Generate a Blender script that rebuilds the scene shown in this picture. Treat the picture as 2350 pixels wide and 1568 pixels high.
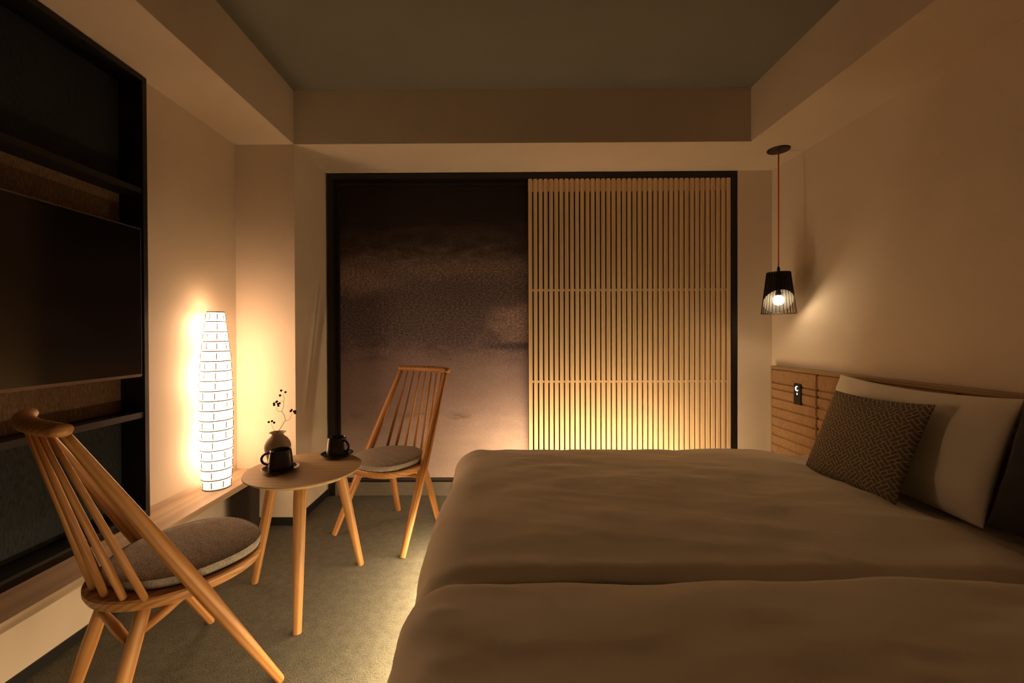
import bpy, bmesh, math, random
from mathutils import Vector, Matrix, noise
random.seed(7)
for o in list(bpy.data.objects):
    bpy.data.objects.remove(o, do_unlink=True)
SC = bpy.context.scene
COL = SC.collection
PI = math.pi

# ------------------------------------------------------------------ camera
def cam_setup():
    yaw, pitch, roll = (math.radians(a) for a in (-.36985, -.33913, -.20655))
    fwd = Vector((math.sin(yaw)*math.cos(pitch), math.cos(yaw)*math.cos(pitch), math.sin(pitch)))
    r = Vector((math.cos(yaw), -math.sin(yaw), 0)); u = r.cross(fwd)
    rr = r*math.cos(roll)+u*math.sin(roll); uu = -r*math.sin(roll)+u*math.cos(roll)
    cd = bpy.data.cameras.new('camera'); co = bpy.data.objects.new('camera', cd); COL.objects.link(co)
    m = Matrix.Identity(4)
    for i in range(3):
        m[i][0], m[i][1], m[i][2] = rr[i], uu[i], -fwd[i]
    m[0][3], m[1][3], m[2][3] = 0, 0, 1.1
    co.matrix_world = m
    cd.sensor_fit = 'HORIZONTAL'; cd.sensor_width = 36; cd.lens = 950/2350*36
    cd.shift_x = (1175-1144.49)/2350; cd.shift_y = -(784-770.83)/2350
    cd.clip_start = .02
    SC.camera = co
cam_setup()

# ------------------------------------------------------------------ light and exposure
W = bpy.data.worlds.new('world'); SC.world = W; W.use_nodes = True
W.node_tree.nodes['Background'].inputs[0].default_value = (.004, .005, .008, 1)
W.node_tree.nodes['Background'].inputs[1].default_value = 1
SC.view_settings.view_transform = 'Standard'; SC.view_settings.look = 'None'
SC.view_settings.gamma = 1; SC.view_settings.use_curve_mapping = False
SC.view_settings.exposure = 0.80
LAMP_COL = (1, .59, .325)        # paper lantern
LED_COL = (1, .68, .36)         # strips under and behind the beds
LANTERN = 5.9
LED_FOOT = 185.0
LED_BACK = 136.0
PENDANT = 26.0

# ------------------------------------------------------------------ materials
MATS = {}
def new_mat(name):
    m = bpy.data.materials.new(name); m.use_nodes = True; MATS[name] = m
    nt = m.node_tree; b = nt.nodes['Principled BSDF']
    return m, nt, b
def nd(nt, t, **kw):
    n = nt.nodes.new(t)
    for k, v in kw.items(): setattr(n, k, v)
    return n
def mapping(nt, scale, rot=(0, 0, 0), rnd=False):
    tc = nd(nt, 'ShaderNodeTexCoord'); mp = nd(nt, 'ShaderNodeMapping')
    mp.inputs['Scale'].default_value = scale; mp.inputs['Rotation'].default_value = rot
    if rnd:
        oi = nd(nt, 'ShaderNodeObjectInfo'); vm = nd(nt, 'ShaderNodeVectorMath', operation='SCALE')
        vm.inputs[0].default_value = (3.1, 5.3, 7.7); nt.links.new(oi.outputs['Random'], vm.inputs['Scale'])
        va = nd(nt, 'ShaderNodeVectorMath', operation='ADD')
        nt.links.new(tc.outputs['Object'], va.inputs[0]); nt.links.new(vm.outputs[0], va.inputs[1])
        nt.links.new(va.outputs[0], mp.inputs[0])
    else:
        nt.links.new(tc.outputs['Object'], mp.inputs[0])
    return mp.outputs[0]
def ramp(nt, fac, stops, interp='LINEAR'):
    r = nd(nt, 'ShaderNodeValToRGB'); e = r.color_ramp.elements; r.color_ramp.interpolation = interp
    while len(e) < len(stops): e.new(.5)
    for i, (p, c) in enumerate(stops):
        e[i].position = p; e[i].color = (*c, 1) if len(c) == 3 else c
    nt.links.new(fac, r.inputs[0]); return r.outputs[0]
def tex_noise(nt, vec, scale, detail=4, rough=.55, dist=0):
    n = nd(nt, 'ShaderNodeTexNoise'); n.inputs['Scale'].default_value = scale; n.inputs['Detail'].default_value = detail
    n.inputs['Roughness'].default_value = rough; n.inputs['Distortion'].default_value = dist
    nt.links.new(vec, n.inputs['Vector']); return n.outputs['Fac']
def bump(nt, b, h, strength, dist=.001):
    n = nd(nt, 'ShaderNodeBump'); n.inputs['Strength'].default_value = strength; n.inputs['Distance'].default_value = dist
    nt.links.new(h, n.inputs['Height']); nt.links.new(n.outputs[0], b.inputs['Normal'])
def mixc(nt, fac, a, b_, mode='MIX'):
    n = nd(nt, 'ShaderNodeMix', data_type='RGBA', blend_type=mode)
    for s, v in ((n.inputs[0], fac), (n.inputs[6], a), (n.inputs[7], b_)):
        if hasattr(v, 'links') or hasattr(v, 'is_linked'): nt.links.new(v, s)
        elif isinstance(v, (int, float)): s.default_value = v
        else: s.default_value = (*v, 1)
    return n.outputs[2]
def math_n(nt, op, a, b_=None, c=None):
    n = nd(nt, 'ShaderNodeMath', operation=op)
    for i, v in enumerate((a, b_, c)):
        if v is None: continue
        if isinstance(v, (int, float)): n.inputs[i].default_value = v
        else: nt.links.new(v, n.inputs[i])
    return n.outputs[0]

def plain(name, c, rough=.6, metal=0, noise_amt=.06, nscale=30, bmp=0, coat=0):
    m, nt, b = new_mat(name)
    v = mapping(nt, (1, 1, 1)); f = tex_noise(nt, v, nscale)
    lo = tuple(x*(1-noise_amt) for x in c); hi = tuple(min(1, x*(1+noise_amt)) for x in c)
    nt.links.new(ramp(nt, f, [(.3, lo), (.7, hi)]), b.inputs['Base Color'])
    b.inputs['Roughness'].default_value = rough; b.inputs['Metallic'].default_value = metal
    b.inputs['Coat Weight'].default_value = coat
    if bmp: bump(nt, b, f, bmp)
    return m
plain('wall_paint', (.80, .70, .59), .85, noise_amt=.02, nscale=6)
plain('ceiling_paint', (.255, .262, .24), .9, noise_amt=.03, nscale=5)
plain('black_base', (.012, .012, .013), .6)
plain('bronze_frame', (.018, .015, .012), .38, .3, .1)
plain('dark_board', (.01, .009, .008), .8)
plain('unit_black', (.006, .0055, .0055), .5)
plain('tv_bezel', (.16, .115, .09), .35, .5)
plain('tv_screen', (.006, .005, .005), .13, noise_amt=.02)
plain('mug_glaze', (.036, .034, .031), .22, noise_amt=.2, nscale=60, coat=.25)
plain('vase_clay', (.74, .60, .48), .6, noise_amt=.08, nscale=40, bmp=.1)
plain('twig', (.035, .018, .012), .8)
plain('berry', (.02, .007, .006), .45)
plain('pendant_black', (.008, .008, .008), .45)
plain('pendant_inner', (.07, .066, .06), .5)
plain('red_cord', (.75, .12, .03), .7)
plain('wire_grey', (.10, .085, .07), .7)
plain('plastic_black', (.012, .011, .011), .35)
plain('bed_linen', (.87, .81, .71), .9, noise_amt=.03, nscale=4)
plain('mattress_white', (.72, .68, .62), .9)
plain('sill_grey', (.20, .18, .15), .7)
plain('screw_metal', (.3, .25, .2), .4, .9)

def wood(name, axis, light, dark, rough=.42, k=1.0):
    m, nt, b = new_mat(name)
    s = [38*k, 38*k, 38*k]; s['xyz'.index(axis)] = 2.2*k
    v = mapping(nt, s, rnd=True)
    f1 = tex_noise(nt, v, 1.0, 3, .5, .6)
    w = nd(nt, 'ShaderNodeTexWave', wave_type='RINGS', rings_direction='Z' if axis == 'z' else 'X' if axis == 'x' else 'Y')
    s2 = [14*k, 14*k, 14*k]; s2['xyz'.index(axis)] = .9*k
    v2 = mapping(nt, s2, rnd=True)
    nt.links.new(v2, w.inputs['Vector']); w.inputs['Scale'].default_value = 1.6
    w.inputs['Distortion'].default_value = 5; w.inputs['Detail'].default_value = 2; w.inputs['Detail Scale'].default_value = .8
    fine = tex_noise(nt, mapping(nt, [x*9 if i != 'xyz'.index(axis) else x*4 for i, x in enumerate(s)], rnd=True), 1, 2)
    f = math_n(nt, 'MULTIPLY_ADD', w.outputs['Fac'], .45, math_n(nt, 'MULTIPLY_ADD', f1, .45, math_n(nt, 'MULTIPLY', fine, .2)))
    mid = tuple((a+c)/2 for a, c in zip(light, dark))
    nt.links.new(ramp(nt, f, [(.22, dark), (.45, mid), (.62, light), (.9, tuple(x*1.06 for x in light))]), b.inputs['Base Color'])
    b.inputs['Roughness'].default_value = rough
    bump(nt, b, f, .12, .0006)
    return m
wood('ash_z', 'z', (.62, .32, .115), (.38, .165, .048))
wood('ash_x', 'x', (.60, .31, .115), (.40, .18, .055))
wood('table_x', 'x', (.78, .59, .36), (.68, .50, .295), .45)
wood('table_z', 'z', (.60, .33, .13), (.44, .22, .075))
wood('ledge_y', 'y', (.62, .49, .36), (.53, .40, .28), .5, .6)
wood('slat_z', 'z', (.80, .60, .37), (.70, .50, .29), .55)
wood('headboard_y', 'y', (.40, .27, .14), (.30, .19, .095), .5)

def weave(name, ca, cb, scale, bmp=.5, rough=.95, stretch=(1, 1, 1)):
    m, nt, b = new_mat(name)
    v = mapping(nt, stretch)
    f = tex_noise(nt, v, scale, 2, .6)
    f2 = tex_noise(nt, v, scale*.12, 3, .6)
    ff = math_n(nt, 'MULTIPLY_ADD', f, .75, math_n(nt, 'MULTIPLY', f2, .25))
    nt.links.new(ramp(nt, ff, [(.32, cb), (.68, ca)]), b.inputs['Base Color'])
    b.inputs['Roughness'].default_value = rough
    b.inputs['Sheen Weight'].default_value = .15
    bump(nt, b, ff, bmp, .002); return m
weave('carpet', (.185, .182, .135), (.020, .023, .018), 240, 1.0)
weave('fabric_navy', (.014, .024, .042), (.005, .008, .015), 160, .4, stretch=(1, 1, .3))
weave('fabric_brown', (.26, .165, .095), (.11, .07, .04), 160, .4, stretch=(1, 1, .3))
weave('fabric_slate', (.050, .070, .085), (.015, .022, .028), 160, .4, stretch=(1, 1, .25))
weave('headboard_cloth', (.50, .31, .165), (.30, .175, .085), 170, .7, stretch=(1, 1, .4))
weave('bin_leather', (.036, .024, .017), (.015, .010, .008), 110, 1.0)
weave('dark_cushion', (.022, .022, .028), (.010, .010, .014), 200, .4)

weave('seat_cloth', (.62, .57, .51), (.18, .16, .14), 420, .6, stretch=(1, .3, 1))

def pattern_cloth():
    m, nt, b = new_mat('pattern_cloth')
    outs = []
    for rz in (PI/4, -PI/4):
        v = mapping(nt, (1, 1, 1), (0, 0, rz))
        br = nd(nt, 'ShaderNodeTexBrick'); br.offset = .5
        for k, val in (('Scale', 1), ('Mortar Size', .0015), ('Mortar Smooth', .2), ('Brick Width', .042), ('Row Height', .014)):
            br.inputs[k].default_value = val
        nt.links.new(v, br.inputs['Vector']); outs.append(br.outputs['Fac'])
    # alternate the two fret directions in a chequer turned 45 degrees
    ck = nd(nt, 'ShaderNodeTexChecker'); ck.inputs['Scale'].default_value = 23.8
    nt.links.new(mapping(nt, (1, 1, 0), (0, 0, PI/4)), ck.inputs['Vector'])
    mx = nd(nt, 'ShaderNodeMix', data_type='FLOAT')
    nt.links.new(ck.outputs['Fac'], mx.inputs[0]); nt.links.new(outs[0], mx.inputs[2]); nt.links.new(outs[1], mx.inputs[3])
    n = tex_noise(nt, mapping(nt, (1, 1, 1)), 300, 2)
    base = ramp(nt, n, [(.3, (.105, .085, .06)), (.7, (.155, .125, .09))])
    col = mixc(nt, mx.outputs[0], base, (.44, .37, .27))
    nt.links.new(col, b.inputs['Base Color']); b.inputs['Roughness'].default_value = .95
    bump(nt, b, math_n(nt, 'MULTIPLY_ADD', mx.outputs[0], .8, math_n(nt, 'MULTIPLY', n, .3)), .4, .001)
pattern_cloth()

def ombre():
    # printed cloth: near-black at the top, mottled charcoal clouds, dusty pink below
    m, nt, b = new_mat('ombre_cloth')
    tc = nd(nt, 'ShaderNodeTexCoord'); sep = nd(nt, 'ShaderNodeSeparateXYZ'); nt.links.new(tc.outputs['Object'], sep.inputs[0])
    z = sep.outputs['Z']           # 0 (bottom) .. 2.05
    x = sep.outputs['X']
    big = tex_noise(nt, mapping(nt, (1.0, 1, 2.6)), 1.7, 3, .55, .4)
    mid = tex_noise(nt, mapping(nt, (1.0, 1, 2.2)), 7, 5, .65, .3)
    fine = tex_noise(nt, mapping(nt, (1, 1, 2.0)), 60, 4, .75)
    t = math_n(nt, 'DIVIDE', z, 2.05)
    finer = tex_noise(nt, mapping(nt, (1, 1, 1.8)), 130, 3, .8)
    t1 = math_n(nt, 'ADD', t, math_n(nt, 'MULTIPLY', math_n(nt, 'SUBTRACT', big, .5), .16))
    t1 = math_n(nt, 'ADD', t1, math_n(nt, 'MULTIPLY', math_n(nt, 'SUBTRACT', mid, .5), .16))
    t1 = math_n(nt, 'ADD', t1, math_n(nt, 'MULTIPLY', math_n(nt, 'SUBTRACT', fine, .5), .10))
    base = ramp(nt, t1, [(.0, (.62, .50, .47)), (.22, (.39, .295, .295)), (.40, (.27, .20, .21)), (.46, (.15, .115, .13)),
                         (.62, (.125, .095, .105)), (.71, (.19, .14, .135)), (.77, (.06, .042, .04)), (.85, (.018, .010, .009)), (1, (.009, .005, .005))])
    def blob(x0, z0, a, b_, jag):
        dx_ = math_n(nt, 'DIVIDE', math_n(nt, 'SUBTRACT', x, x0), a); dz_ = math_n(nt, 'DIVIDE', math_n(nt, 'SUBTRACT', z, z0), b_)
        d = math_n(nt, 'SQRT', math_n(nt, 'ADD', math_n(nt, 'MULTIPLY', dx_, dx_), math_n(nt, 'MULTIPLY', dz_, dz_)))
        d = math_n(nt, 'ADD', d, math_n(nt, 'MULTIPLY', math_n(nt, 'SUBTRACT', mid, .5), jag))
        d = math_n(nt, 'ADD', d, math_n(nt, 'MULTIPLY', math_n(nt, 'SUBTRACT', fine, .5), 1.3))
        return ramp(nt, d, [(.35, (1, 1, 1)), (1.0, (0, 0, 0))])
    base = mixc(nt, blob(.10, 1.36, .36, .13, 1.6), base, (.30, .22, .21))
    base = mixc(nt, blob(1.26, 1.06, .30, .20, 1.4), base, (.33, .235, .225))
    base = mixc(nt, blob(.85, 1.28, .55, .13, 1.2), base, (.115, .088, .095))
    base = mixc(nt, blob(1.22, .905, .30, .035, 1.2), base, (.10, .075, .09))
    fs = math_n(nt, 'MULTIPLY_ADD', fine, .6, math_n(nt, 'MULTIPLY', finer, .4))
    sp = ramp(nt, fs, [(.40, (.22, .22, .25)), (.5, (.85, .85, .86)), (.60, (2.1, 2.0, 1.95))])
    amt = ramp(nt, t, [(.12, (.14, .14, .14)), (.36, (.22, .22, .22)), (.48, (1, 1, 1)), (.76, (.95, .95, .95)), (.9, (.4, .4, .4))])
    col = mixc(nt, amt, base, mixc(nt, 1.0, base, sp, 'MULTIPLY'))
    # two thin inky streaks low on the cloth
    st = math_n(nt, 'ADD', z, math_n(nt, 'MULTIPLY', math_n(nt, 'SUBTRACT', mid, .5), .12))
    streak = ramp(nt, st, [(.40, (0, 0, 0)), (.43, (1, 1, 1)), (.46, (0, 0, 0))])
    patch = ramp(nt, tex_noise(nt, mapping(nt, (1, 1, .4)), 4, 2), [(.5, (0, 0, 0)), (.7, (.75, .75, .75))])
    fac = mixc(nt, 1.0, streak, patch, 'MULTIPLY')
    col = mixc(nt, fac, col, (.17, .12, .14))
    nt.links.new(col, b.inputs['Base Color']); b.inputs['Roughness'].default_value = .9
    bump(nt, b, fine, .15)
ombre()

def emit(name, col, strength, profile=None):
    m, nt, b = new_mat(name)
    b.inputs['Base Color'].default_value = (*[min(1, c) for c in (.8, .78, .72)], 1)
    b.inputs['Emission Color'].default_value = (*col, 1)
    b.inputs['Emission Strength'].default_value = strength
    b.inputs['Roughness'].default_value = .8
    if profile:
        tc = nd(nt, 'ShaderNodeTexCoord'); sep = nd(nt, 'ShaderNodeSeparateXYZ'); nt.links.new(tc.outputs['Object'], sep.inputs[0])
        tot = None
        for zb, amp in profile:         # each glow peak: amp / (1 + (dz/s)^2)
            q = math_n(nt, 'DIVIDE', math_n(nt, 'SUBTRACT', sep.outputs['Z'], zb), .085)
            q = math_n(nt, 'DIVIDE', amp, math_n(nt, 'ADD', math_n(nt, 'MULTIPLY', q, q), 1.0))
            tot = q if tot is None else math_n(nt, 'ADD', tot, q)
        nt.links.new(math_n(nt, 'MULTIPLY', tot, strength), b.inputs['Emission Strength'])
    return m
emit('lantern_paper', LAMP_COL, LANTERN, [(.55, 1.15), (.18, .9), (.34, .3), (.82, 1.55)])  # two bulb peaks plus a filler; upper glow added to brighten the room
emit('led_foot', LED_COL, LED_FOOT)
emit('led_back', LED_COL, LED_BACK)
emit('pendant_bulb', (1, .72, .42), PENDANT)
emit('icon_white', (1, .95, .85), 1.2)

# ------------------------------------------------------------------ mesh helpers
def finish(bm, name, mat, parent=None, loc=(0, 0, 0), rot=None, smooth=False, mw=None):
    me = bpy.data.meshes.new(name); bmesh.ops.recalc_face_normals(bm, faces=bm.faces[:]); bm.to_mesh(me); bm.free()
    if smooth:
        for p in me.polygons: p.use_smooth = True
    me.materials.append(MATS[mat])
    o = bpy.data.objects.new(name, me); COL.objects.link(o)
    if parent: o.parent = parent
    o.location = loc
    if rot: o.rotation_euler = rot
    if mw is not None: o.matrix_basis = mw
    return o
def tag(o, label=None, cat=None, group=None, kind=None):
    if label: o['label'] = label
    if cat: o['category'] = cat
    if group: o['group'] = group
    if kind: o['kind'] = kind
    return o
def empty(name, loc=(0, 0, 0), rz=0, **kw):
    o = bpy.data.objects.new(name, None); COL.objects.link(o); o.location = loc; o.rotation_euler = (0, 0, rz)
    o.empty_display_size = .05
    return tag(o, **kw)
def bx(bm, x0, x1, y0, y1, z0, z1):
    v = [bm.verts.new((x, y, z)) for x in (x0, x1) for y in (y0, y1) for z in (z0, z1)]
    for f in ((0, 1, 3, 2), (4, 6, 7, 5), (0, 4, 5, 1), (2, 3, 7, 6), (0, 2, 6, 4), (1, 5, 7, 3)):
        bm.faces.new([v[i] for i in f])
def box(name, mat, x0, x1, y0, y1, z0, z1, parent=None, bev=0, seg=2):
    """box whose object origin is the centre of its base"""
    cx, cy = (x0+x1)/2, (y0+y1)/2
    bm = bmesh.new(); bx(bm, x0-cx, x1-cx, y0-cy, y1-cy, 0, z1-z0)
    if bev: bmesh.ops.bevel(bm, geom=bm.edges[:], offset=bev, segments=seg, profile=.6, affect='EDGES')
    return finish(bm, name, mat, parent, (cx, cy, z0), smooth=False)
def lathe(bm, prof, seg=40, cap0=True, cap1=True):
    rings = []
    for r, z in prof:
        rings.append([bm.verts.new((r*math.cos(2*PI*i/seg), r*math.sin(2*PI*i/seg), z)) for i in range(seg)])
    for a, b in zip(rings, rings[1:]):
        for i in range(seg):
            j = (i+1) % seg; bm.faces.new((a[i], a[j], b[j], b[i]))
    if cap0: bm.faces.new(rings[0][::-1])
    if cap1: bm.faces.new(rings[-1])
def tube(bm, pts, rad, seg=10, closed=False, ry=None, up=None):
    """tube through pts; rad a number or list; ry scales the second axis"""
    n = len(pts); P = [Vector(p) for p in pts]
    rs = rad if isinstance(rad, (list, tuple)) else [rad]*n
    rings = []; prev = None
    for i in range(n):
        if closed: t = P[(i+1) % n]-P[i-1]
        else: t = P[min(i+1, n-1)]-P[max(i-1, 0)]
        t.normalize()
        ref = Vector(up) if up else (prev if prev is not None else (Vector((0, 0, 1)) if abs(t.z) < .9 else Vector((1, 0, 0))))
        a = (ref-t*ref.dot(t)).normalized(); b = t.cross(a); prev = a
        k = ry if ry else 1
        rings.append([bm.verts.new(P[i]+a*rs[i]*math.cos(2*PI*j/seg)+b*rs[i]*k*math.sin(2*PI*j/seg)) for j in range(seg)])
    m = n if closed else n-1
    for i in range(m):
        A, B = rings[i], rings[(i+1) % n]
        for j in range(seg):
            k2 = (j+1) % seg; bm.faces.new((A[j], A[k2], B[k2], B[j]))
    if not closed:
        bm.faces.new(rings[0][::-1]); bm.faces.new(rings[-1])
def stick(name, mat, p0, p1, prof, parent, seg=16, ell=1.0, lateral=None):
    """turned stick from p0 to p1; prof = [(t, radius)...]; its own Z runs along it"""
    p0, p1 = Vector(p0), Vector(p1); d = p1-p0; L = d.length; z = d.normalized()
    ref = Vector(lateral) if lateral else (Vector((1, 0, 0)) if abs(z.x) < .9 else Vector((0, 1, 0)))
    x = (ref-z*ref.dot(z)).normalized(); y = z.cross(x)
    bm = bmesh.new(); rings = []
    for t, r in prof:
        rings.append([bm.verts.new((r*math.cos(2*PI*i/seg), r*ell*math.sin(2*PI*i/seg), t*L)) for i in range(seg)])
    for a, b in zip(rings, rings[1:]):
        for i in range(seg):
            j = (i+1) % seg; bm.faces.new((a[i], a[j], b[j], b[i]))
    bm.faces.new(rings[0][::-1]); bm.faces.new(rings[-1])
    m = Matrix.Identity(4)
    for i in range(3): m[i][0], m[i][1], m[i][2], m[i][3] = x[i], y[i], z[i], p0[i]
    return finish(bm, name, mat, parent, mw=m, smooth=True)
def outline(ax, ay, cx=0, cy=0, n=2.4, seg=64):
    pts = []
    for i in range(seg):
        a = 2*PI*i/seg; c, s = math.cos(a), math.sin(a)
        pts.append((cx+ax*math.copysign(abs(c)**(2/n), c), cy+ay*math.copysign(abs(s)**(2/n), s)))
    return pts
def slab_layers(bm, layers):
    """stack of outlines [(pts, z)] capped at both ends"""
    rings = [[bm.verts.new((x, y, z)) for x, y in pts] for pts, z in layers]
    n = len(rings[0])
    for a, b in zip(rings, rings[1:]):
        for i in range(n):
            j = (i+1) % n; bm.faces.new((a[i], a[j], b[j], b[i]))
    bm.faces.new(rings[0][::-1]); bm.faces.new(rings[-1])

# ------------------------------------------------------------------ room shell
XL, XR, YF, YB, HC, HS = -1.525, 1.82, 2.371, 2.795, 2.493, 2.187
BXL, BXR = -1.185, 1.425
YN = -2.3
def shell(name, mat, boxes, label=None):
    bm = bmesh.new()
    for b in boxes: bx(bm, *b)
    return tag(finish(bm, name, mat), label, kind='structure')
shell('floor', 'carpet', [(-1.8, 2.0, YN-.1, 3.0, -.1, 0)], 'dark green-grey carpet')
shell('ceiling', 'ceiling_paint', [(-1.3, 1.55, YN-.1, 2.45, HC, HC+.1)], 'grey-green recessed ceiling')
UY = 1.752   # far end of the wall unit
shell('wall_left', 'wall_paint', [(-1.8, XL, UY, 3.0, 0, HS), (-1.8, XL, YN, UY, 0, .326), (-1.8, -1.63, YN, UY, .326, HS), (-1.63, XL, YN, -.35, .326, HS)], 'off-white plaster wall')
shell('wall_right', 'wall_paint', [(XR, XR+.15, YN, 3.0, 0, HS)], 'off-white plaster wall')
shell('wall_rear', 'wall_paint', [(-1.8, 2.0, YN-.1, YN, 0, HC)], 'plain wall behind the beds')
shell('wall_back', 'wall_paint', [(1.590, XR, YB, 3.0, 0, HS), (-1.185, 1.590, YB+.11, 3.0, 0, HS)], 'off-white wall around the sliding screens')
shell('wall_column', 'wall_paint', [(XL, BXL, YF, 3.0, 0, HS)], 'off-white column beside the sliding screens')
shell('trim_1', 'wall_paint', [(-1.8, BXL, YN, YF, HS, HC+.1)], 'ceiling beam over the dark wall unit')
shell('trim_2', 'wall_paint', [(BXR, XR+.15, YN, YF, HS, HC+.1)], 'ceiling beam over the headboard')
shell('trim_3', 'wall_paint', [(-1.8, XR+.15, YF, 3.0, HS, HC+.1)], 'ceiling beam over the sliding screens')
shell('baseboard_left', 'black_base', [(XL, XL+.008, YN, YF, 0, .035)])
shell('baseboard_column', 'black_base', [(XL, BXL+.008, YF-.008, YF, 0, .045), (BXL, BXL+.008, YF, YB, 0, .045)])

# ------------------------------------------------------------------ window frame, cloth panel, lattice screen
FL, FR, FT = -1.172, 1.588, 2.180
win = tag(empty('window_1', (0.2, YB, 0)), 'dark bronze frame of the sliding screens', kind='structure')
def wpart(name, mat, x0, x1, y0, y1, z0, z1, bev=.002):
    o = box(name, mat, x0, x1, y0, y1, z0, z1, None, bev); o.parent = win
    o.location = (o.location.x-.2, o.location.y-YB, o.location.z); return o
wpart('top_rail', 'bronze_frame', FL, FR, YB, YB+.11, FT-.034, FT)
wpart('jamb', 'bronze_frame', FL, FL+.038, YB, YB+.11, 0, FT-.034)
wpart('jamb', 'bronze_frame', FR-.040, FR, YB, YB+.11, 0, FT-.034)
wpart('inner_stop', 'bronze_frame', FL+.038, FL+.062, YB+.045, YB+.11, .11, FT-.034)
wpart('top_stop', 'bronze_frame', FL+.062, .19, YB+.045, YB+.11, FT-.066, FT-.034)
wpart('sill', 'sill_grey', FL+.038, FR-.040, YB+.006, YB+.11, 0, .092)
wpart('track', 'bronze_frame', FL+.038, FR-.040, YB+.004, YB+.11, .092, .104)

bm = bmesh.new(); bx(bm, 0, 1.44, 0, .012, 0, 2.012)
cp = empty('cloth_panel', (FL+.062, YB+.055, .106), label='sliding cloth panel printed from black down to dusty pink behind the chair', cat='screen panel')
finish(bm, 'printed_cloth', 'ombre_cloth', cp)
bm = bmesh.new(); bx(bm, 0, 1.44, .012, .03, 0, 2.012); finish(bm, 'backing_board', 'dark_board', cp)

LX0, LX1 = .185, 1.546
LYF = YB+.004
lat = empty('lattice_screen', ((LX0+LX1)/2, LYF, .106), label='pale wooden lattice sliding screen of thin upright slats behind the bed', cat='lattice screen')
NS = 39; pitch = (LX1-LX0-.0255)/(NS-1); sm = None
for i in range(NS):
    x = LX0+.01275+i*pitch-(LX0+LX1)/2
    if sm is None:
        bm = bmesh.new(); bx(bm, -.01275, .01275, 0, .018, 0, 2.036)
        bmesh.ops.bevel(bm, geom=[e for e in bm.edges if abs(e.verts[0].co.z-e.verts[1].co.z) > 1], offset=.0015, segments=1, affect='EDGES')
        o = finish(bm, 'slat', 'slat_z', lat, (x, 0, 0)); sm = o.data
    else:
        o = bpy.data.objects.new('slat', sm); COL.objects.link(o); o.parent = lat; o.location = (x, 0, 0)
hw = (LX1-LX0)/2
def lpart(name, mat, y0, y1, z0, z1):
    bm = bmesh.new(); bx(bm, -hw, hw, y0, y1, z0, z1); finish(bm, name, mat, lat)
lpart('top_rail', 'slat_z', .008, .03, 1.955, 2.03)
lpart('bottom_rail', 'slat_z', .008, .03, 0, .08)
for zc in (1.305-.02, .665): lpart('cross_bar', 'slat_z', .004, .022, zc-.007, zc+.007)
lpart('backing_board', 'dark_board', .045, .050, 0, 2.03)

# ------------------------------------------------------------------ ledge along the left wall
LED_Z = .326
box('wooden_ledge', 'ledge_y', XL, -1.345, YN, YF, LED_Z-.03, LED_Z, None, .0025)
tag(bpy.data.objects['wooden_ledge'], 'long pale oak ledge running along the left wall under the dark unit', 'ledge')

# ------------------------------------------------------------------ dark wall unit with television
UX, UB = -1.500, -1.602
U0 = -.30
unit = empty('wall_unit', (UX, (U0+UY)/2, LED_Z+.001), label='tall black wall unit with cloth-lined back panels and shelves', cat='shelving unit')
def upart(name, mat, x0, x1, y0, y1, z0, z1, bev=0):
    o = box(name, mat, x0, x1, y0, y1, z0, z1, None, bev); o.parent = unit
    o.location = (o.location.x-UX, o.location.y-(U0+UY)/2, o.location.z-LED_Z-.001); return o
UT = HS-.003; UZ = LED_Z+.001
upart('side_panel', 'unit_black', UB-.012, UX, UY-.022, UY-.001, UZ, UT, .001)
upart('side_panel', 'unit_black', UB-.012, UX, U0, U0+.022, UZ, UT, .001)
upart('top_panel', 'unit_black', UB-.012, UX, U0+.022, UY-.022, UT-.022, UT)
upart('bottom_rail', 'unit_black', UB-.012, UX, U0+.022, UY-.022, UZ, UZ+.034)
upart('shelf', 'unit_black', UB, UX-.004, U0+.022, UY-.022, 1.690, 1.712)
upart('shelf', 'unit_black', UB, UX-.004, U0+.022, UY-.022, .752, .776)
upart('back_panel', 'fabric_slate', UB-.012, UB, U0+.022, UY-.022, UZ+.034, .752)
upart('back_panel', 'fabric_brown', UB-.012, UB, U0+.022, UY-.022, .776, 1.690)
upart('back_panel', 'fabric_navy', UB-.012, UB, U0+.022, UY-.022, 1.712, UT-.022)
tv = empty('television', (UX-.01, 1.17, .925), label='flat black television mounted on the dark wall unit', cat='television')
bm = bmesh.new(); bx(bm, -.045, .012, -.548, .548, 0, .617)
bmesh.ops.bevel(bm, geom=bm.edges[:], offset=.003, segments=2, affect='EDGES'); finish(bm, 'casing', 'tv_bezel', tv)
bm = bmesh.new(); bx(bm, .011, .0135, -.541, .541, .012, .610); finish(bm, 'screen', 'tv_screen', tv)
bm = bmesh.new(); bx(bm, -.0925, -.045, -.15, .15, .2, .42); finish(bm, 'wall_mount', 'unit_black', tv)

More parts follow.
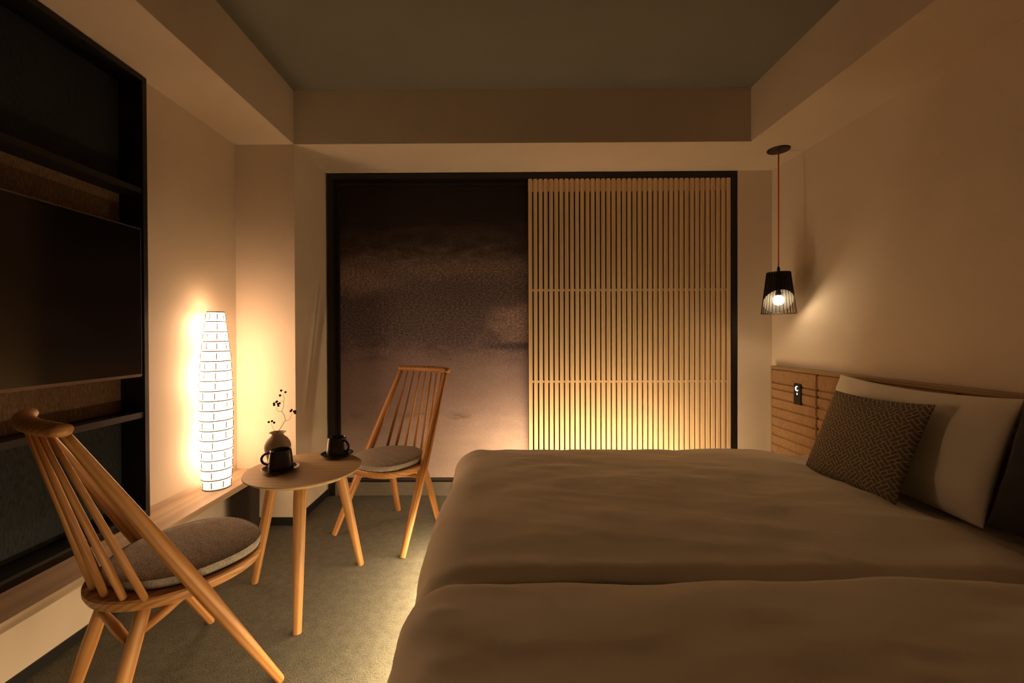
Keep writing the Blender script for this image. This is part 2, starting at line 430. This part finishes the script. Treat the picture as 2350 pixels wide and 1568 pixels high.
# ------------------------------------------------------------------ paper lantern
lan = empty('paper_lantern', (-1.445, 2.085, LED_Z+.001), label='tall white ribbed paper lantern glowing on the oak ledge', cat='lamp')
LH = .885; NR = 18
def lrad(t):
    pts = [(0, .060), (.1, .066), (.25, .0685), (.45, .069), (.6, .067), (.75, .060), (.87, .049), (1, .036)]
    for (a, ra), (b, rb) in zip(pts, pts[1:]):
        if t <= b: 
            k = (t-a)/(b-a); return ra+(rb-ra)*k
    return pts[-1][1]
def lean(t): return (.002*math.sin(t*5), 0)
prof = []
for i in range(NR):
    for k in range(6):
        t = (i+k/6)/NR; s = math.sin(PI*k/6)
        prof.append((lrad(t)+.0022*s, t*LH))
prof.append((lrad(1), LH))
bm = bmesh.new(); lathe(bm, prof, 40, True, False)
finish(bm, 'paper_shade', 'lantern_paper', lan, smooth=True)
for i in range(NR+1):
    t = i/NR; r = lrad(t)+.0006
    bm = bmesh.new(); tube(bm, [(r*math.cos(2*PI*j/36), r*math.sin(2*PI*j/36), 0) for j in range(36)], .0027, 6, True)
    finish(bm, 'hoop', 'wire_grey', lan, (0, 0, t*LH+(.001 if i == 0 else 0)))
for i in range(NR):
    for j in range(8):
        a = 2*PI*(j/8)+.25+.03*i
        z0 = (i+.2)/NR*LH; z1 = (i+.82)/NR*LH
        r0 = lrad((i+.2)/NR)+.0022; r1 = lrad((i+.82)/NR)+.0022; rm = lrad((i+.5)/NR)+.0034
        if j % 2 and i % 3 == 1: continue
        bm = bmesh.new(); tube(bm, [(r0, 0, z0), (rm, 0, (z0+z1)/2), (r1, 0, z1)], .0022, 4)
        finish(bm, 'paper_rib', 'wire_grey', lan, rot=(0, 0, a))

# ------------------------------------------------------------------ waste bin under the ledge
bm = bmesh.new(); o1 = outline(.056, .062, n=6, seg=48); o0 = outline(.052, .058, n=6, seg=48); i1 = outline(.051, .057, n=6, seg=48); i0 = outline(.047, .053, n=6, seg=48)
slab_layers(bm, [(o0, 0), (o1, .27), (i1, .27), (i0, .01)])
tag(finish(bm, 'waste_bin', 'bin_leather', None, (-1.432, 2.295, 0), smooth=False), 'slim dark brown waste bin on the carpet under the oak ledge', 'waste bin')

# ------------------------------------------------------------------ chairs
FOOT = Vector((.25, .243, 0)); TOP = Vector((-.217, .171, .874)); SEATZ = .400
def seat_pts(scale=1.0, dx=0):
    pts = []
    for i in range(72):
        a = 2*PI*i/72; c, s = math.cos(a), math.sin(a)
        n = 2.5 if c > 0 else 2.15
        x = .215*math.copysign(abs(c)**(2/n), c); y = .208*math.copysign(abs(s)**(2/n), s)
        if x < 0: y *= 1-.10*(x/.215)**2
        pts.append((.065+dx+x*scale, y*scale))
    return pts
def rail_pt(y):
    k = y/.188
    return Vector((-.222-.030*(1-k*k)+.004, y, .880))
def make_chair(loc, rz, label, group):
    ch = empty('spindle_chair', loc, rz, label=label, cat='chair', group=group)
    bm = bmesh.new()
    slab_layers(bm, [(seat_pts(.93), SEATZ-.036), (seat_pts(.975), SEATZ-.030), (seat_pts(1), SEATZ-.018), (seat_pts(1), SEATZ-.006), (seat_pts(.985), SEATZ)])
    finish(bm, 'seat', 'ash_x', ch)
    for s in (1, -1):
        F = Vector((FOOT.x, FOOT.y*s, 0)); T = Vector((TOP.x, TOP.y*s, TOP.z)); 
        stick('back_post', 'ash_z', F, T, [(0, .0145), (.004, .016), (.2, .0205), (.40, .0255), (.52, .0255), (.75, .0205), (.97, .0145), (1, .013)], ch, 20, .80, (0, 1, 0))
        stick('rear_leg', 'ash_z', (-.162, .153*s, 0), (-.055, .128*s, SEATZ-.03), [(0, .0145), (.01, .0158), (.5, .0195), (.9, .0175), (1, .016)], ch, 18)
        a = Vector((-.162, .153*s, 0)).lerp(Vector((-.055, .128*s, SEATZ-.03)), .80); b = Vector((.05, .150*s, SEATZ-.030))
        stick('side_stretcher', 'ash_z', a, b, [(0, .010), (.5, .0125), (1, .010)], ch, 12)
    a = Vector((-.162, .153, 0)).lerp(Vector((-.055, .128, SEATZ-.03)), .73)
    stick('rear_stretcher', 'ash_z', a, (a.x, -a.y, a.z), [(0, .010), (.5, .0135), (1, .010)], ch, 12)
    # crest rail, bowed backwards
    bm = bmesh.new(); pts = []; rr = []
    for i in range(25):
        y = -.188+.376*i/24; pts.append(rail_pt(y)); rr.append(.0160+.003*(1-(y/.188)**2))
    tube(bm, pts, rr, 14, False, 1.25, (0, 0, 1))
    finish(bm, 'crest_rail', 'ash_x', ch, smooth=True)
    for i in range(7):
        k = (i-3)/3.6
        yb = .158*math.sin(k*1.25)/math.sin(3/3.6*1.25)
        xb = .065-.192*math.sqrt(max(0, 1-(yb/.212)**2))
        yt = .132*(i-3)/3
        tp = rail_pt(yt)-Vector((0, 0, .010))
        stick('spindle', 'ash_z', (xb, yb, SEATZ-.004), tp, [(0, .0085), (.3, .0092), (.7, .0072), (1, .0052)], ch, 12)
    # loose pad
    return ch
def make_pad(loc, rz, label, group):
    bm = bmesh.new()
    Z = SEATZ+.001; dx = .022
    slab_layers(bm, [(seat_pts(.86, dx), Z), (seat_pts(.895, dx), Z+.004), (seat_pts(.905, dx), Z+.016), (seat_pts(.90, dx), Z+.027),
                     (seat_pts(.88, dx), Z+.031), (seat_pts(.80, dx), Z+.036), (seat_pts(.6, dx), Z+.041), (seat_pts(.3, dx), Z+.043), (seat_pts(.02, dx), Z+.0435)])
    for v in bm.verts:          # puckers towards the front rim
        x, y = v.co.x-.087, v.co.y; r = math.hypot(x/.215, y/.208); a = math.atan2(y, x)
        if v.co.z > Z+.025: v.co.z += .0016*math.sin(a*30)*max(0, 1-abs(r-.75)/.2)*max(0, math.cos(a))**2 + .0015*noise.noise((x*14, y*14, rz))
    o = finish(bm, 'seat_pad', 'seat_cloth', None, loc, (0, 0, rz), smooth=True)
    tag(o, label, 'cushion', group)
    bm = bmesh.new(); tube(bm, [(x, y, Z+.0285) for x, y in seat_pts(.90, dx)], .0019, 5, True)
    finish(bm, 'piping', 'seat_cloth', o, smooth=True)
    return o
CA = ((-1.047, 1.229, 0), math.radians(57.06)); CB = ((-.586, 2.354, 0), math.radians(-117.98))
make_chair(*CA, 'ash spindle-back chair beside the wall unit, turned away towards the printed cloth panel', 'spindle chairs at the side table')
make_chair(*CB, 'ash spindle-back chair standing in front of the printed cloth panel', 'spindle chairs at the side table')
make_pad(*CA, 'taupe woven seat pad on the chair beside the wall unit', 'seat pads')
make_pad(*CB, 'taupe woven seat pad on the chair in front of the printed cloth panel', 'seat pads')

# ------------------------------------------------------------------ round side table
TZ = .527; TC = Vector((-.843, 1.763, 0)); TR = .232
tab = empty('side_table', TC, 0, label='round three-legged wooden side table between the two chairs', cat='table')
bm = bmesh.new()
slab_layers(bm, [(outline(TR-.030, TR-.030, n=2, seg=80), TZ-.022), (outline(TR-.006, TR-.006, n=2, seg=80), TZ-.008), (outline(TR, TR, n=2, seg=80), TZ-.004), (outline(TR-.001, TR-.001, n=2, seg=80), TZ)])
finish(bm, 'table_top', 'table_x', tab)
for fx, fy in ((-.753, 1.507), (-.674, 1.962), (-1.096, 1.817)):
    d = Vector((fx, fy, 0))-TC; d.z = 0
    t = d*.58; t.z = TZ-.020
    stick('leg', 'table_z', d, t, [(0, .0135), (.006, .0150), (.6, .0215), (.9, .0245), (1, .0245)], tab, 20)

# ------------------------------------------------------------------ mugs, saucers, vase, branch
def saucer(loc, label):
    bm = bmesh.new(); lathe(bm, [(.040, 0), (.046, .001), (.060, .006), (.0715, .013), (.0725, .0145), (.0705, .0145), (.058, .009), (.044, .0052), (.001, .0048)], 48, True, True)
    return tag(finish(bm, 'saucer', 'mug_glaze', None, loc, smooth=True), label, 'saucer', 'saucers on the side table')
def mug(loc, ha, label):
    m = empty('coffee_mug', loc, ha, label=label, cat='mug', group='mugs on the side table')
    bm = bmesh.new()
    lathe(bm, [(.040, 0), (.0455, .001), (.0485, .004), (.0478, .02), (.0435, .06), (.0400, .0825), (.0392, .0838), (.0375, .0830), (.041, .06), (.044, .02), (.042, .008), (.001, .006)], 48)
    finish(bm, 'body', 'mug_glaze', m, smooth=True)
    bm = bmesh.new(); pts = []
    for i in range(17):
        a = PI*.54-PI*1.08*i/16
        pts.append((.0415+.030*math.cos(a)+.004*(i/16), 0, .047+.0245*math.sin(a)))
    pts[0] = (.040, 0, .069); pts[-1] = (.045, 0, .026)
    tube(bm, pts, .0042, 10, False, 1.2, (0, 1, 0)); finish(bm, 'handle', 'mug_glaze', m, smooth=True)
M1 = (-.927, 1.728); M2 = (-.772, 1.932)
saucer((*M1, TZ+.001), 'dark saucer under the mug next to the clay vase'); saucer((*M2, TZ+.001), 'dark saucer under the mug away from the clay vase')
mug((*M1, TZ+.0062), math.radians(195), 'black glazed mug next to the clay vase, on the side table')
mug((*M2, TZ+.0062), math.radians(-25), 'black glazed mug away from the clay vase, on the side table')
VB = Vector((-1.000, 1.838, TZ+.001))
bm = bmesh.new()
lathe(bm, [(.034, 0), (.037, .002), (.045, .03), (.0535, .062), (.0540, .075), (.050, .090), (.040, .106), (.027, .118), (.0235, .124), (.026, .130), (.034, .1335), (.0345, .135), (.031, .135), (.021, .127), (.020, .118), (.030, .10), (.001, .02)], 44)
tag(finish(bm, 'clay_vase', 'vase_clay', None, VB, smooth=True), 'small taupe clay vase with flared lip on the side table', 'vase')
br = empty('berry_branch', VB+Vector((0, 0, .03)), 0, label='thin dry branch with dark berries standing in the clay vase', cat='branch')
S = 1.84/950
def bp(px, py, dy=0): return ((px-631)*S, dy, (1061-py)*S-.03+.001)
def twig(name, pts, r0, r1):
    bm = bmesh.new(); n = len(pts); tube(bm, pts, [r0+(r1-r0)*i/(n-1) for i in range(n)], 6); finish(bm, name, 'twig', br, smooth=True)
twig('stem', [bp(632, 1040), bp(631, 992), bp(637, 983, .004), bp(647, 966, .008), bp(646, 956, .006), bp(640, 945, .004), bp(645, 932, .002), bp(646, 920, 0), bp(648, 913, -.003), bp(645, 904, -.004)], .0013, .0006)
twig('twig', [bp(631, 992), bp(623, 987, -.004), bp(621, 980, -.006), bp(618, 970, -.008)], .0009, .0005)
twig('twig', [bp(647, 966, .008), bp(653, 966, .010), bp(657, 962, .012), bp(661, 950, .014)], .0009, .0005)
twig('twig', [bp(640, 945, .004), bp(633, 945, .002), bp(629, 940, 0), bp(628, 932, -.002)], .0009, .0005)
twig('twig', [bp(645, 921, 0), bp(637, 921, .004), bp(632, 926, .006)], .0007, .0005)
for px, py, dy in ((641, 896, -.004), (650, 900, -.001), (639, 907, -.006), (623, 926, 0), (627, 923, .006), (631, 921, -.004), (635, 926, .004), (630, 928, .008), (634, 931, -.003), (625, 929, -.006),
                   (613, 968, -.008), (620, 966, -.006), (626, 969, -.010), (658, 945, .014), (661, 942, .010), (665, 946, .016), (669, 945, .012), (667, 950, .018)):
    bm = bmesh.new(); bmesh.ops.create_icosphere(bm, subdivisions=2, radius=.0050+.0006*random.random())
    finish(bm, 'berry', 'berry', br, bp(px, py, dy), smooth=True)

# ------------------------------------------------------------------ beds
def fbm(x, y, s=0, o=3):
    v = 0; a = 1
    for k in range(o):
        v += a*noise.noise((x*2**k+s, y*2**k-s, s*.37)); a *= .5
    return v
def make_bed(y0, y1, label):
    b = empty('bed', (.79, (y0+y1)/2, 0), 0, label=label, cat='bed', group='twin beds')
    h = (y1-y0)/2
    def p(name, mat, x0, x1, ya, yb, z0, z1, bev):
        bm = bmesh.new(); bx(bm, x0-.79, x1-.79, ya, yb, z0, z1)
        bmesh.ops.bevel(bm, geom=bm.edges[:], offset=bev, segments=3, affect='EDGES'); finish(bm, name, mat, b)
    p('plinth', 'dark_board', .02, 1.74, -h+.02, h-.18, 0, .16, .004)
    p('bed_base', 'sill_grey', -.235, 1.755, -h, h, .16, .25, .006)
    p('mattress', 'mattress_white', -.18, 1.755, -h, h, .252, .435, .03)
    return b
make_bed(1.075, 2.27, 'white-made twin bed next to the lattice screen')
make_bed(-.14, 1.065, 'white-made twin bed on the side away from the lattice screen')

def make_duvet(name, y0, y1, far_hang, near_hang, seed, label):
    """cloth over the mattress: flat field inside, wrapped over the foot and the open long side"""
    xe, xh, r = -.105, 1.50, .14
    NXf, NYf = 150, 110
    top = .478
    ext = .34                    # length of cloth past the edge
    xs = [xe-ext+(xh-xe+ext)*i/(NXf-1) for i in range(NXf)]
    ye1 = y1-.08 if far_hang else y1-.05; ye0 = y0+.06 if near_hang else y0+.05
    e1 = .27 if far_hang else .075; e0 = .27 if near_hang else .075
    ys = [ye0-e0+(ye1+e1-ye0+e0)*j/(NYf-1) for j in range(NYf)]
    bm = bmesh.new(); grid = []
    for x in xs:
        row = []
        for y in ys:
            dx = max(0, xe-x); dyf = max(0, y-ye1); dyn = max(0, ye0-y)
            dy = dyf if dyf > 0 else -dyn
            q = math.hypot(dx, dy)
            # interior puff
            ins = min(max(x-xe, 0)/.35, 1); 
            iy = min(min(max(ye1-y, 0), max(y-ye0, 0))/.22, 1)
            puff = .012*math.sin(ins*PI/2)*math.sin(iy*PI/2)
            wr = .012*fbm(x*1.7, y*2.6, seed)+.0075*fbm(x*3.2+1.5*y, y*7.5-1.2*x, seed+3)
            wr += .010*max(0, fbm(x*1.6, y*8+2.2*x, seed+9))
            hx = max(0, (xh-.12)-x); 
            if x > xh-.24: puff -= .034*((x-(xh-.24))/.24)**2
            z = top+puff+wr
            px, py = x, y
            open_y = (dyf > 0 and far_hang) or (dyn > 0 and near_hang)
            sx, sy = dx, (dy if open_y else 0)
            q = math.hypot(sx, sy); th = 0; nx, ny = -1, 0
            if q > 0:
                nx, ny = -sx/q, sy/q
                if q < r*PI/2:
                    th = q/r; ho = r*math.sin(th); hd = r*(1-math.cos(th))
                else:
                    th = PI/2-.34; ho = r+.35*(q-r*PI/2); hd = r+(q-r*PI/2)*.94
                ho += .010*math.sin(y*9+x*3+seed)*min(1, q/.2)+.006*fbm(y*9, x*9, seed+5)*min(1, q/.15)
                px, py = max(x, xe)+nx*ho, (min(max(y, ye0), ye1) if open_y else y)+ny*ho
                z -= hd
            if not open_y and dy != 0:       # rolled edge along the seam between the beds
                a_ = min(abs(dy)/.05, PI/2); s_ = .05*(1-math.cos(a_))+.02*max(0, abs(dy)/.05-PI/2)
                py += (ye1 if dy > 0 else ye0)-y+math.copysign(.05*math.sin(a_), dy)
                z -= s_*math.cos(th); px -= nx*s_*math.sin(th)
            row.append(bm.verts.new((px-.6, py-(y0+y1)/2, z)))
        grid.append(row)
    for i in range(NXf-1):
        for j in range(NYf-1):
            bm.faces.new((grid[i][j], grid[i+1][j], grid[i+1][j+1], grid[i][j+1]))
    o = finish(bm, name, 'bed_linen', None, (.6, (y0+y1)/2, 0), smooth=True)
    sol = o.modifiers.new('thick', 'SOLIDIFY'); sol.thickness = .022; sol.offset = -1
    return tag(o, label, 'duvet', 'white duvets')
make_duvet('duvet', 1.075, 2.27, True, False, 1.3, 'white duvet spread over the bed next to the lattice screen')
make_duvet('duvet', -.14, 1.065, False, True, 5.1, 'white duvet spread over the bed on the side away from the lattice screen')

# ------------------------------------------------------------------ pillows
def make_pillow(name, w, h, t, mat, mw, label, cat, seed, pinch=.07, wr=.004, n=36, cave=0):
    bm = bmesh.new()
    def pt(u, v, s):
        x = u*w/2; y = v*h/2
        x *= 1-pinch*(1-abs(v)**2.0)*abs(u)**3*.8; y *= 1-pinch*(1-abs(u)**2.0)*abs(v)**3
        prof = (max(0, 1-abs(u)**2.6)*max(0, 1-abs(v)**2.6))**.55
        z = s*t/2*prof+wr*fbm(u*2.5, v*2.5, seed+s)*min(1, prof*2)
        edge = max(abs(u), abs(v))
        z += wr*.9*math.sin((u if abs(v) > abs(u) else v)*17+seed)*max(0, edge-.6)*2*prof
        y += -cave*(1-u*u)*max(0, v)
        return (x, y, z)
    G = {}
    for s in (1, -1):
        for i in range(n+1):
            for j in range(n+1):
                if s == -1 and (i in (0, n) or j in (0, n)): G[s, i, j] = G[1, i, j]; continue
                u, v = math.sin((-1+2*i/n)*PI/2), math.sin((-1+2*j/n)*PI/2)
                G[s, i, j] = bm.verts.new(pt(u, v, s))
        for i in range(n):
            for j in range(n):
                f = [G[s, i, j], G[s, i+1, j], G[s, i+1, j+1], G[s, i, j+1]]
                bm.faces.new(f if s == 1 else f[::-1])
    o = finish(bm, name, mat, None, mw=mw, smooth=True)
    return tag(o, label, cat)
def frame_mw(c, xa, ya):
    x = Vector(xa).normalized(); y = Vector(ya); y = (y-x*y.dot(x)).normalized(); z = x.cross(y)
    m = Matrix.Identity(4)
    for i in range(3): m[i][0], m[i][1], m[i][2], m[i][3] = x[i], y[i], z[i], c[i]
    return m
# pillow width runs towards the camera (-Y), its face looks to -X
make_pillow('pillow', .74, .45, .15, 'bed_linen', frame_mw((1.658, 1.745, .665), (0, -1, -.01), (.30, 0, 1)), 'large white pillow propped against the headboard', 'pillow', 2.2, pinch=.035, wr=.007, cave=.015)
make_pillow('cushion', .45, .41, .10, 'pattern_cloth', frame_mw((1.506, 1.742, .640), (.01, -1, .02), (.42, .03, 1)), 'grey-brown cushion with a geometric fret pattern leaning on the white pillow', 'cushion', 4.4, wr=.003)
make_pillow('dark_cushion', .45, .42, .13, 'dark_cushion', frame_mw((1.655, 1.145, .658), (.0, -1, 0), (.30, 0, 1)), 'dark charcoal cushion propped beside the large white pillow', 'cushion', 6.1)

# ------------------------------------------------------------------ headboard
HX = 1.778; HB1, HB0 = 2.738, -.30
hb = empty('headboard', (1.80, (HB0+HB1)/2, .20), 0, label='long wood-framed headboard with ribbed tan cloth panels along the right wall', cat='headboard')
def hpart(name, mat, x0, x1, y0, y1, z0, z1, bev, parent=None, seg=3):
    bm = bmesh.new(); bx(bm, x0-1.80, x1-1.80, y0-(HB0+HB1)/2, y1-(HB0+HB1)/2, z0-.20, z1-.20)
    if bev: bmesh.ops.bevel(bm, geom=bm.edges[:], offset=bev, segments=seg, affect='EDGES')
    return finish(bm, name, mat, parent or hb, smooth=False)
hpart('backing_board', 'headboard_y', 1.795, 1.818, HB0, HB1, .20, .86, 0)
hpart('top_rail', 'headboard_y', HX-.006, 1.818, HB0, HB1, .862, .882, .002)
hpart('end_stile', 'headboard_y', HX-.006, 1.795, HB1-.016, HB1, .20, .862, .002)
panels = [(2.334, HB1-.017), (1.62, 2.330), (1.075, 1.616), (.40, 1.071), (HB0, .396)]
rows = [.20]+[.20+.0595*(i+1) for i in range(9)]+[.775, .861]
rows = sorted(set(round(v, 4) for v in rows if v < .74 or v > .76))
for (a, b_) in panels:
    pn = hpart('cloth_panel', 'headboard_cloth', 1.788, 1.795, a, b_, .20, .861, 0)
    for z0, z1 in zip(rows, rows[1:]):
        hpart('padded_row', 'headboard_cloth', HX-.010, 1.790, a, b_, z0+.0008, z1-.0008, .006, pn)
sw = empty('switch_plate', (HX-.0102, 2.476, .668), 0, label='narrow black switch plate with lit ring icon on the headboard', cat='switch')
bm = bmesh.new(); bx(bm, -.007, 0, -.029, .029, 0, .125); bmesh.ops.bevel(bm, geom=bm.edges[:], offset=.0015, segments=2, affect='EDGES'); finish(bm, 'plate', 'plastic_black', sw)
bm = bmesh.new()
A = [(-.0075, .0105*math.cos(a), .096+.0135*math.sin(a)) for a in [math.radians(-150+270*i/20) for i in range(21)]]
tube(bm, A, [.0012+.0028*math.sin(PI*i/20) for i in range(21)], 6); finish(bm, 'ring_icon', 'icon_white', sw)
for k in range(2):
    bm = bmesh.new(); bx(bm, -.0078, -.007, -.0035, .0035, .059+k*.0065, .0635+k*.0065); finish(bm, 'pilot_light', 'icon_white', sw)

# ------------------------------------------------------------------ pendant lamp
PX, PY = 1.651, 2.477
pe = empty('pendant_lamp', (PX, PY, HS-.001), 0, label='black wire-cage pendant lamp on a red cord above the headboard end', cat='lamp')
bm = bmesh.new(); lathe(bm, [(.060, 0), (.060, -.004), (.056, -.008), (.001, -.009)], 40); finish(bm, 'canopy', 'pendant_black', pe, smooth=False)
zt, zb = 1.457-HS, 1.212-HS
bm = bmesh.new(); tube(bm, [(0, 0, -.008), (0, 0, zt+.03)], .0036, 8); finish(bm, 'cord', 'red_cord', pe, smooth=True)
bm = bmesh.new(); lathe(bm, [(.005, zt+.034), (.0075, zt+.028), (.008, zt+.006), (.012, zt)], 20); finish(bm, 'cord_grip', 'pendant_black', pe, smooth=True)
bm = bmesh.new(); lathe(bm, [(.061, zt+.001), (.0615, zt-.003), (.060, zt-.006), (.001, zt-.006)], 40); lathe(bm, [(.061, zt+.001), (.001, zt+.002)], 40, False, True); finish(bm, 'cage_top', 'pendant_black', pe)
for i in range(30):
    a = 2*PI*i/30
    bm = bmesh.new(); tube(bm, [(.060, 0, zt), (.0895, 0, zb)], .0014, 6); finish(bm, 'cage_wire', 'pendant_black', pe, rot=(0, 0, a), smooth=True)
bm = bmesh.new(); tube(bm, [(.0895*math.cos(2*PI*j/48), .0895*math.sin(2*PI*j/48), zb) for j in range(48)], .0017, 6, True); finish(bm, 'cage_ring', 'pendant_black', pe, smooth=True)
# inner solid shade, cut off on a slant so that it opens down and towards the pillows
zc = 1.292-HS
def cut(x, y): return zc-.31*x-.77*y
def slant_shade(name, mat, inset):
    bm = bmesh.new(); N = 48; rings = []
    for k in range(7):
        ring = []
        for i in range(N):
            a = 2*PI*i/N; c, s_ = math.cos(a), math.sin(a)
            zlow = zc
            for _ in range(6):
                rl = .058+(.0865-.058)*(zt-zlow)/(zt-zb)-inset; zlow = cut(rl*c, rl*s_)
            z = zt-.004-inset+(zlow-(zt-.004-inset))*k/6
            r = .058+(.0865-.058)*(zt-z)/(zt-zb)-inset
            ring.append(bm.verts.new((r*c, r*s_, z)))
        rings.append(ring)
    for p, q in zip(rings, rings[1:]):
        for i in range(N):
            j = (i+1) % N; bm.faces.new((p[i], p[j], q[j], q[i]))
    bm.faces.new(rings[0])
    finish(bm, name, mat, pe, smooth=False)
slant_shade('inner_shade', 'pendant_black', 0)
slant_shade('shade_lining', 'pendant_inner', .0012)
bm = bmesh.new(); lathe(bm, [(.012, zt-.008), (.012, zc+.05), (.016, zc+.045), (.016, zc+.028), (.001, zc+.028)], 20); finish(bm, 'lamp_socket', 'pendant_black', pe)
bm = bmesh.new(); bmesh.ops.create_uvsphere(bm, u_segments=20, v_segments=14, radius=.030)
finish(bm, 'bulb', 'pendant_bulb', pe, (0, 0, zc), smooth=True)

# ------------------------------------------------------------------ light strips under the beds
def strip(name, mat, p0, p1, w, d, label, dep=.008):
    """thin LED bar from p0 to p1 glowing on the side d"""
    p0, p1 = Vector(p0), Vector(p1); L = (p1-p0).length; x = (p1-p0).normalized(); z = Vector(d).normalized(); y = z.cross(x)
    root = empty(name, p0.lerp(p1, .5), 0, label=label, cat='light strip', group='light strips under the beds')
    m = Matrix.Identity(4)
    for i in range(3): m[i][0], m[i][1], m[i][2] = x[i], y[i], z[i]
    bm = bmesh.new(); bx(bm, -L/2, L/2, -w/2-.002, w/2+.002, -dep, 0); finish(bm, 'channel', 'screw_metal', root, mw=m)
    bm = bmesh.new(); bx(bm, -L/2, L/2, -w/2, w/2, .0002, .003); finish(bm, 'diffuser', mat, root, mw=m)
strip('light_strip', 'led_foot', (-.215, -.10, .150), (-.215, 2.10, .150), .014, (-.25, 0, -1), 'warm light strip along the foot of the twin beds')
strip('light_strip', 'led_back', (-.05, 2.374, .205), (1.20, 2.374, .205), .014, (0, 1, .10), 'warm light strip along the bed side facing the lattice screen', .102)
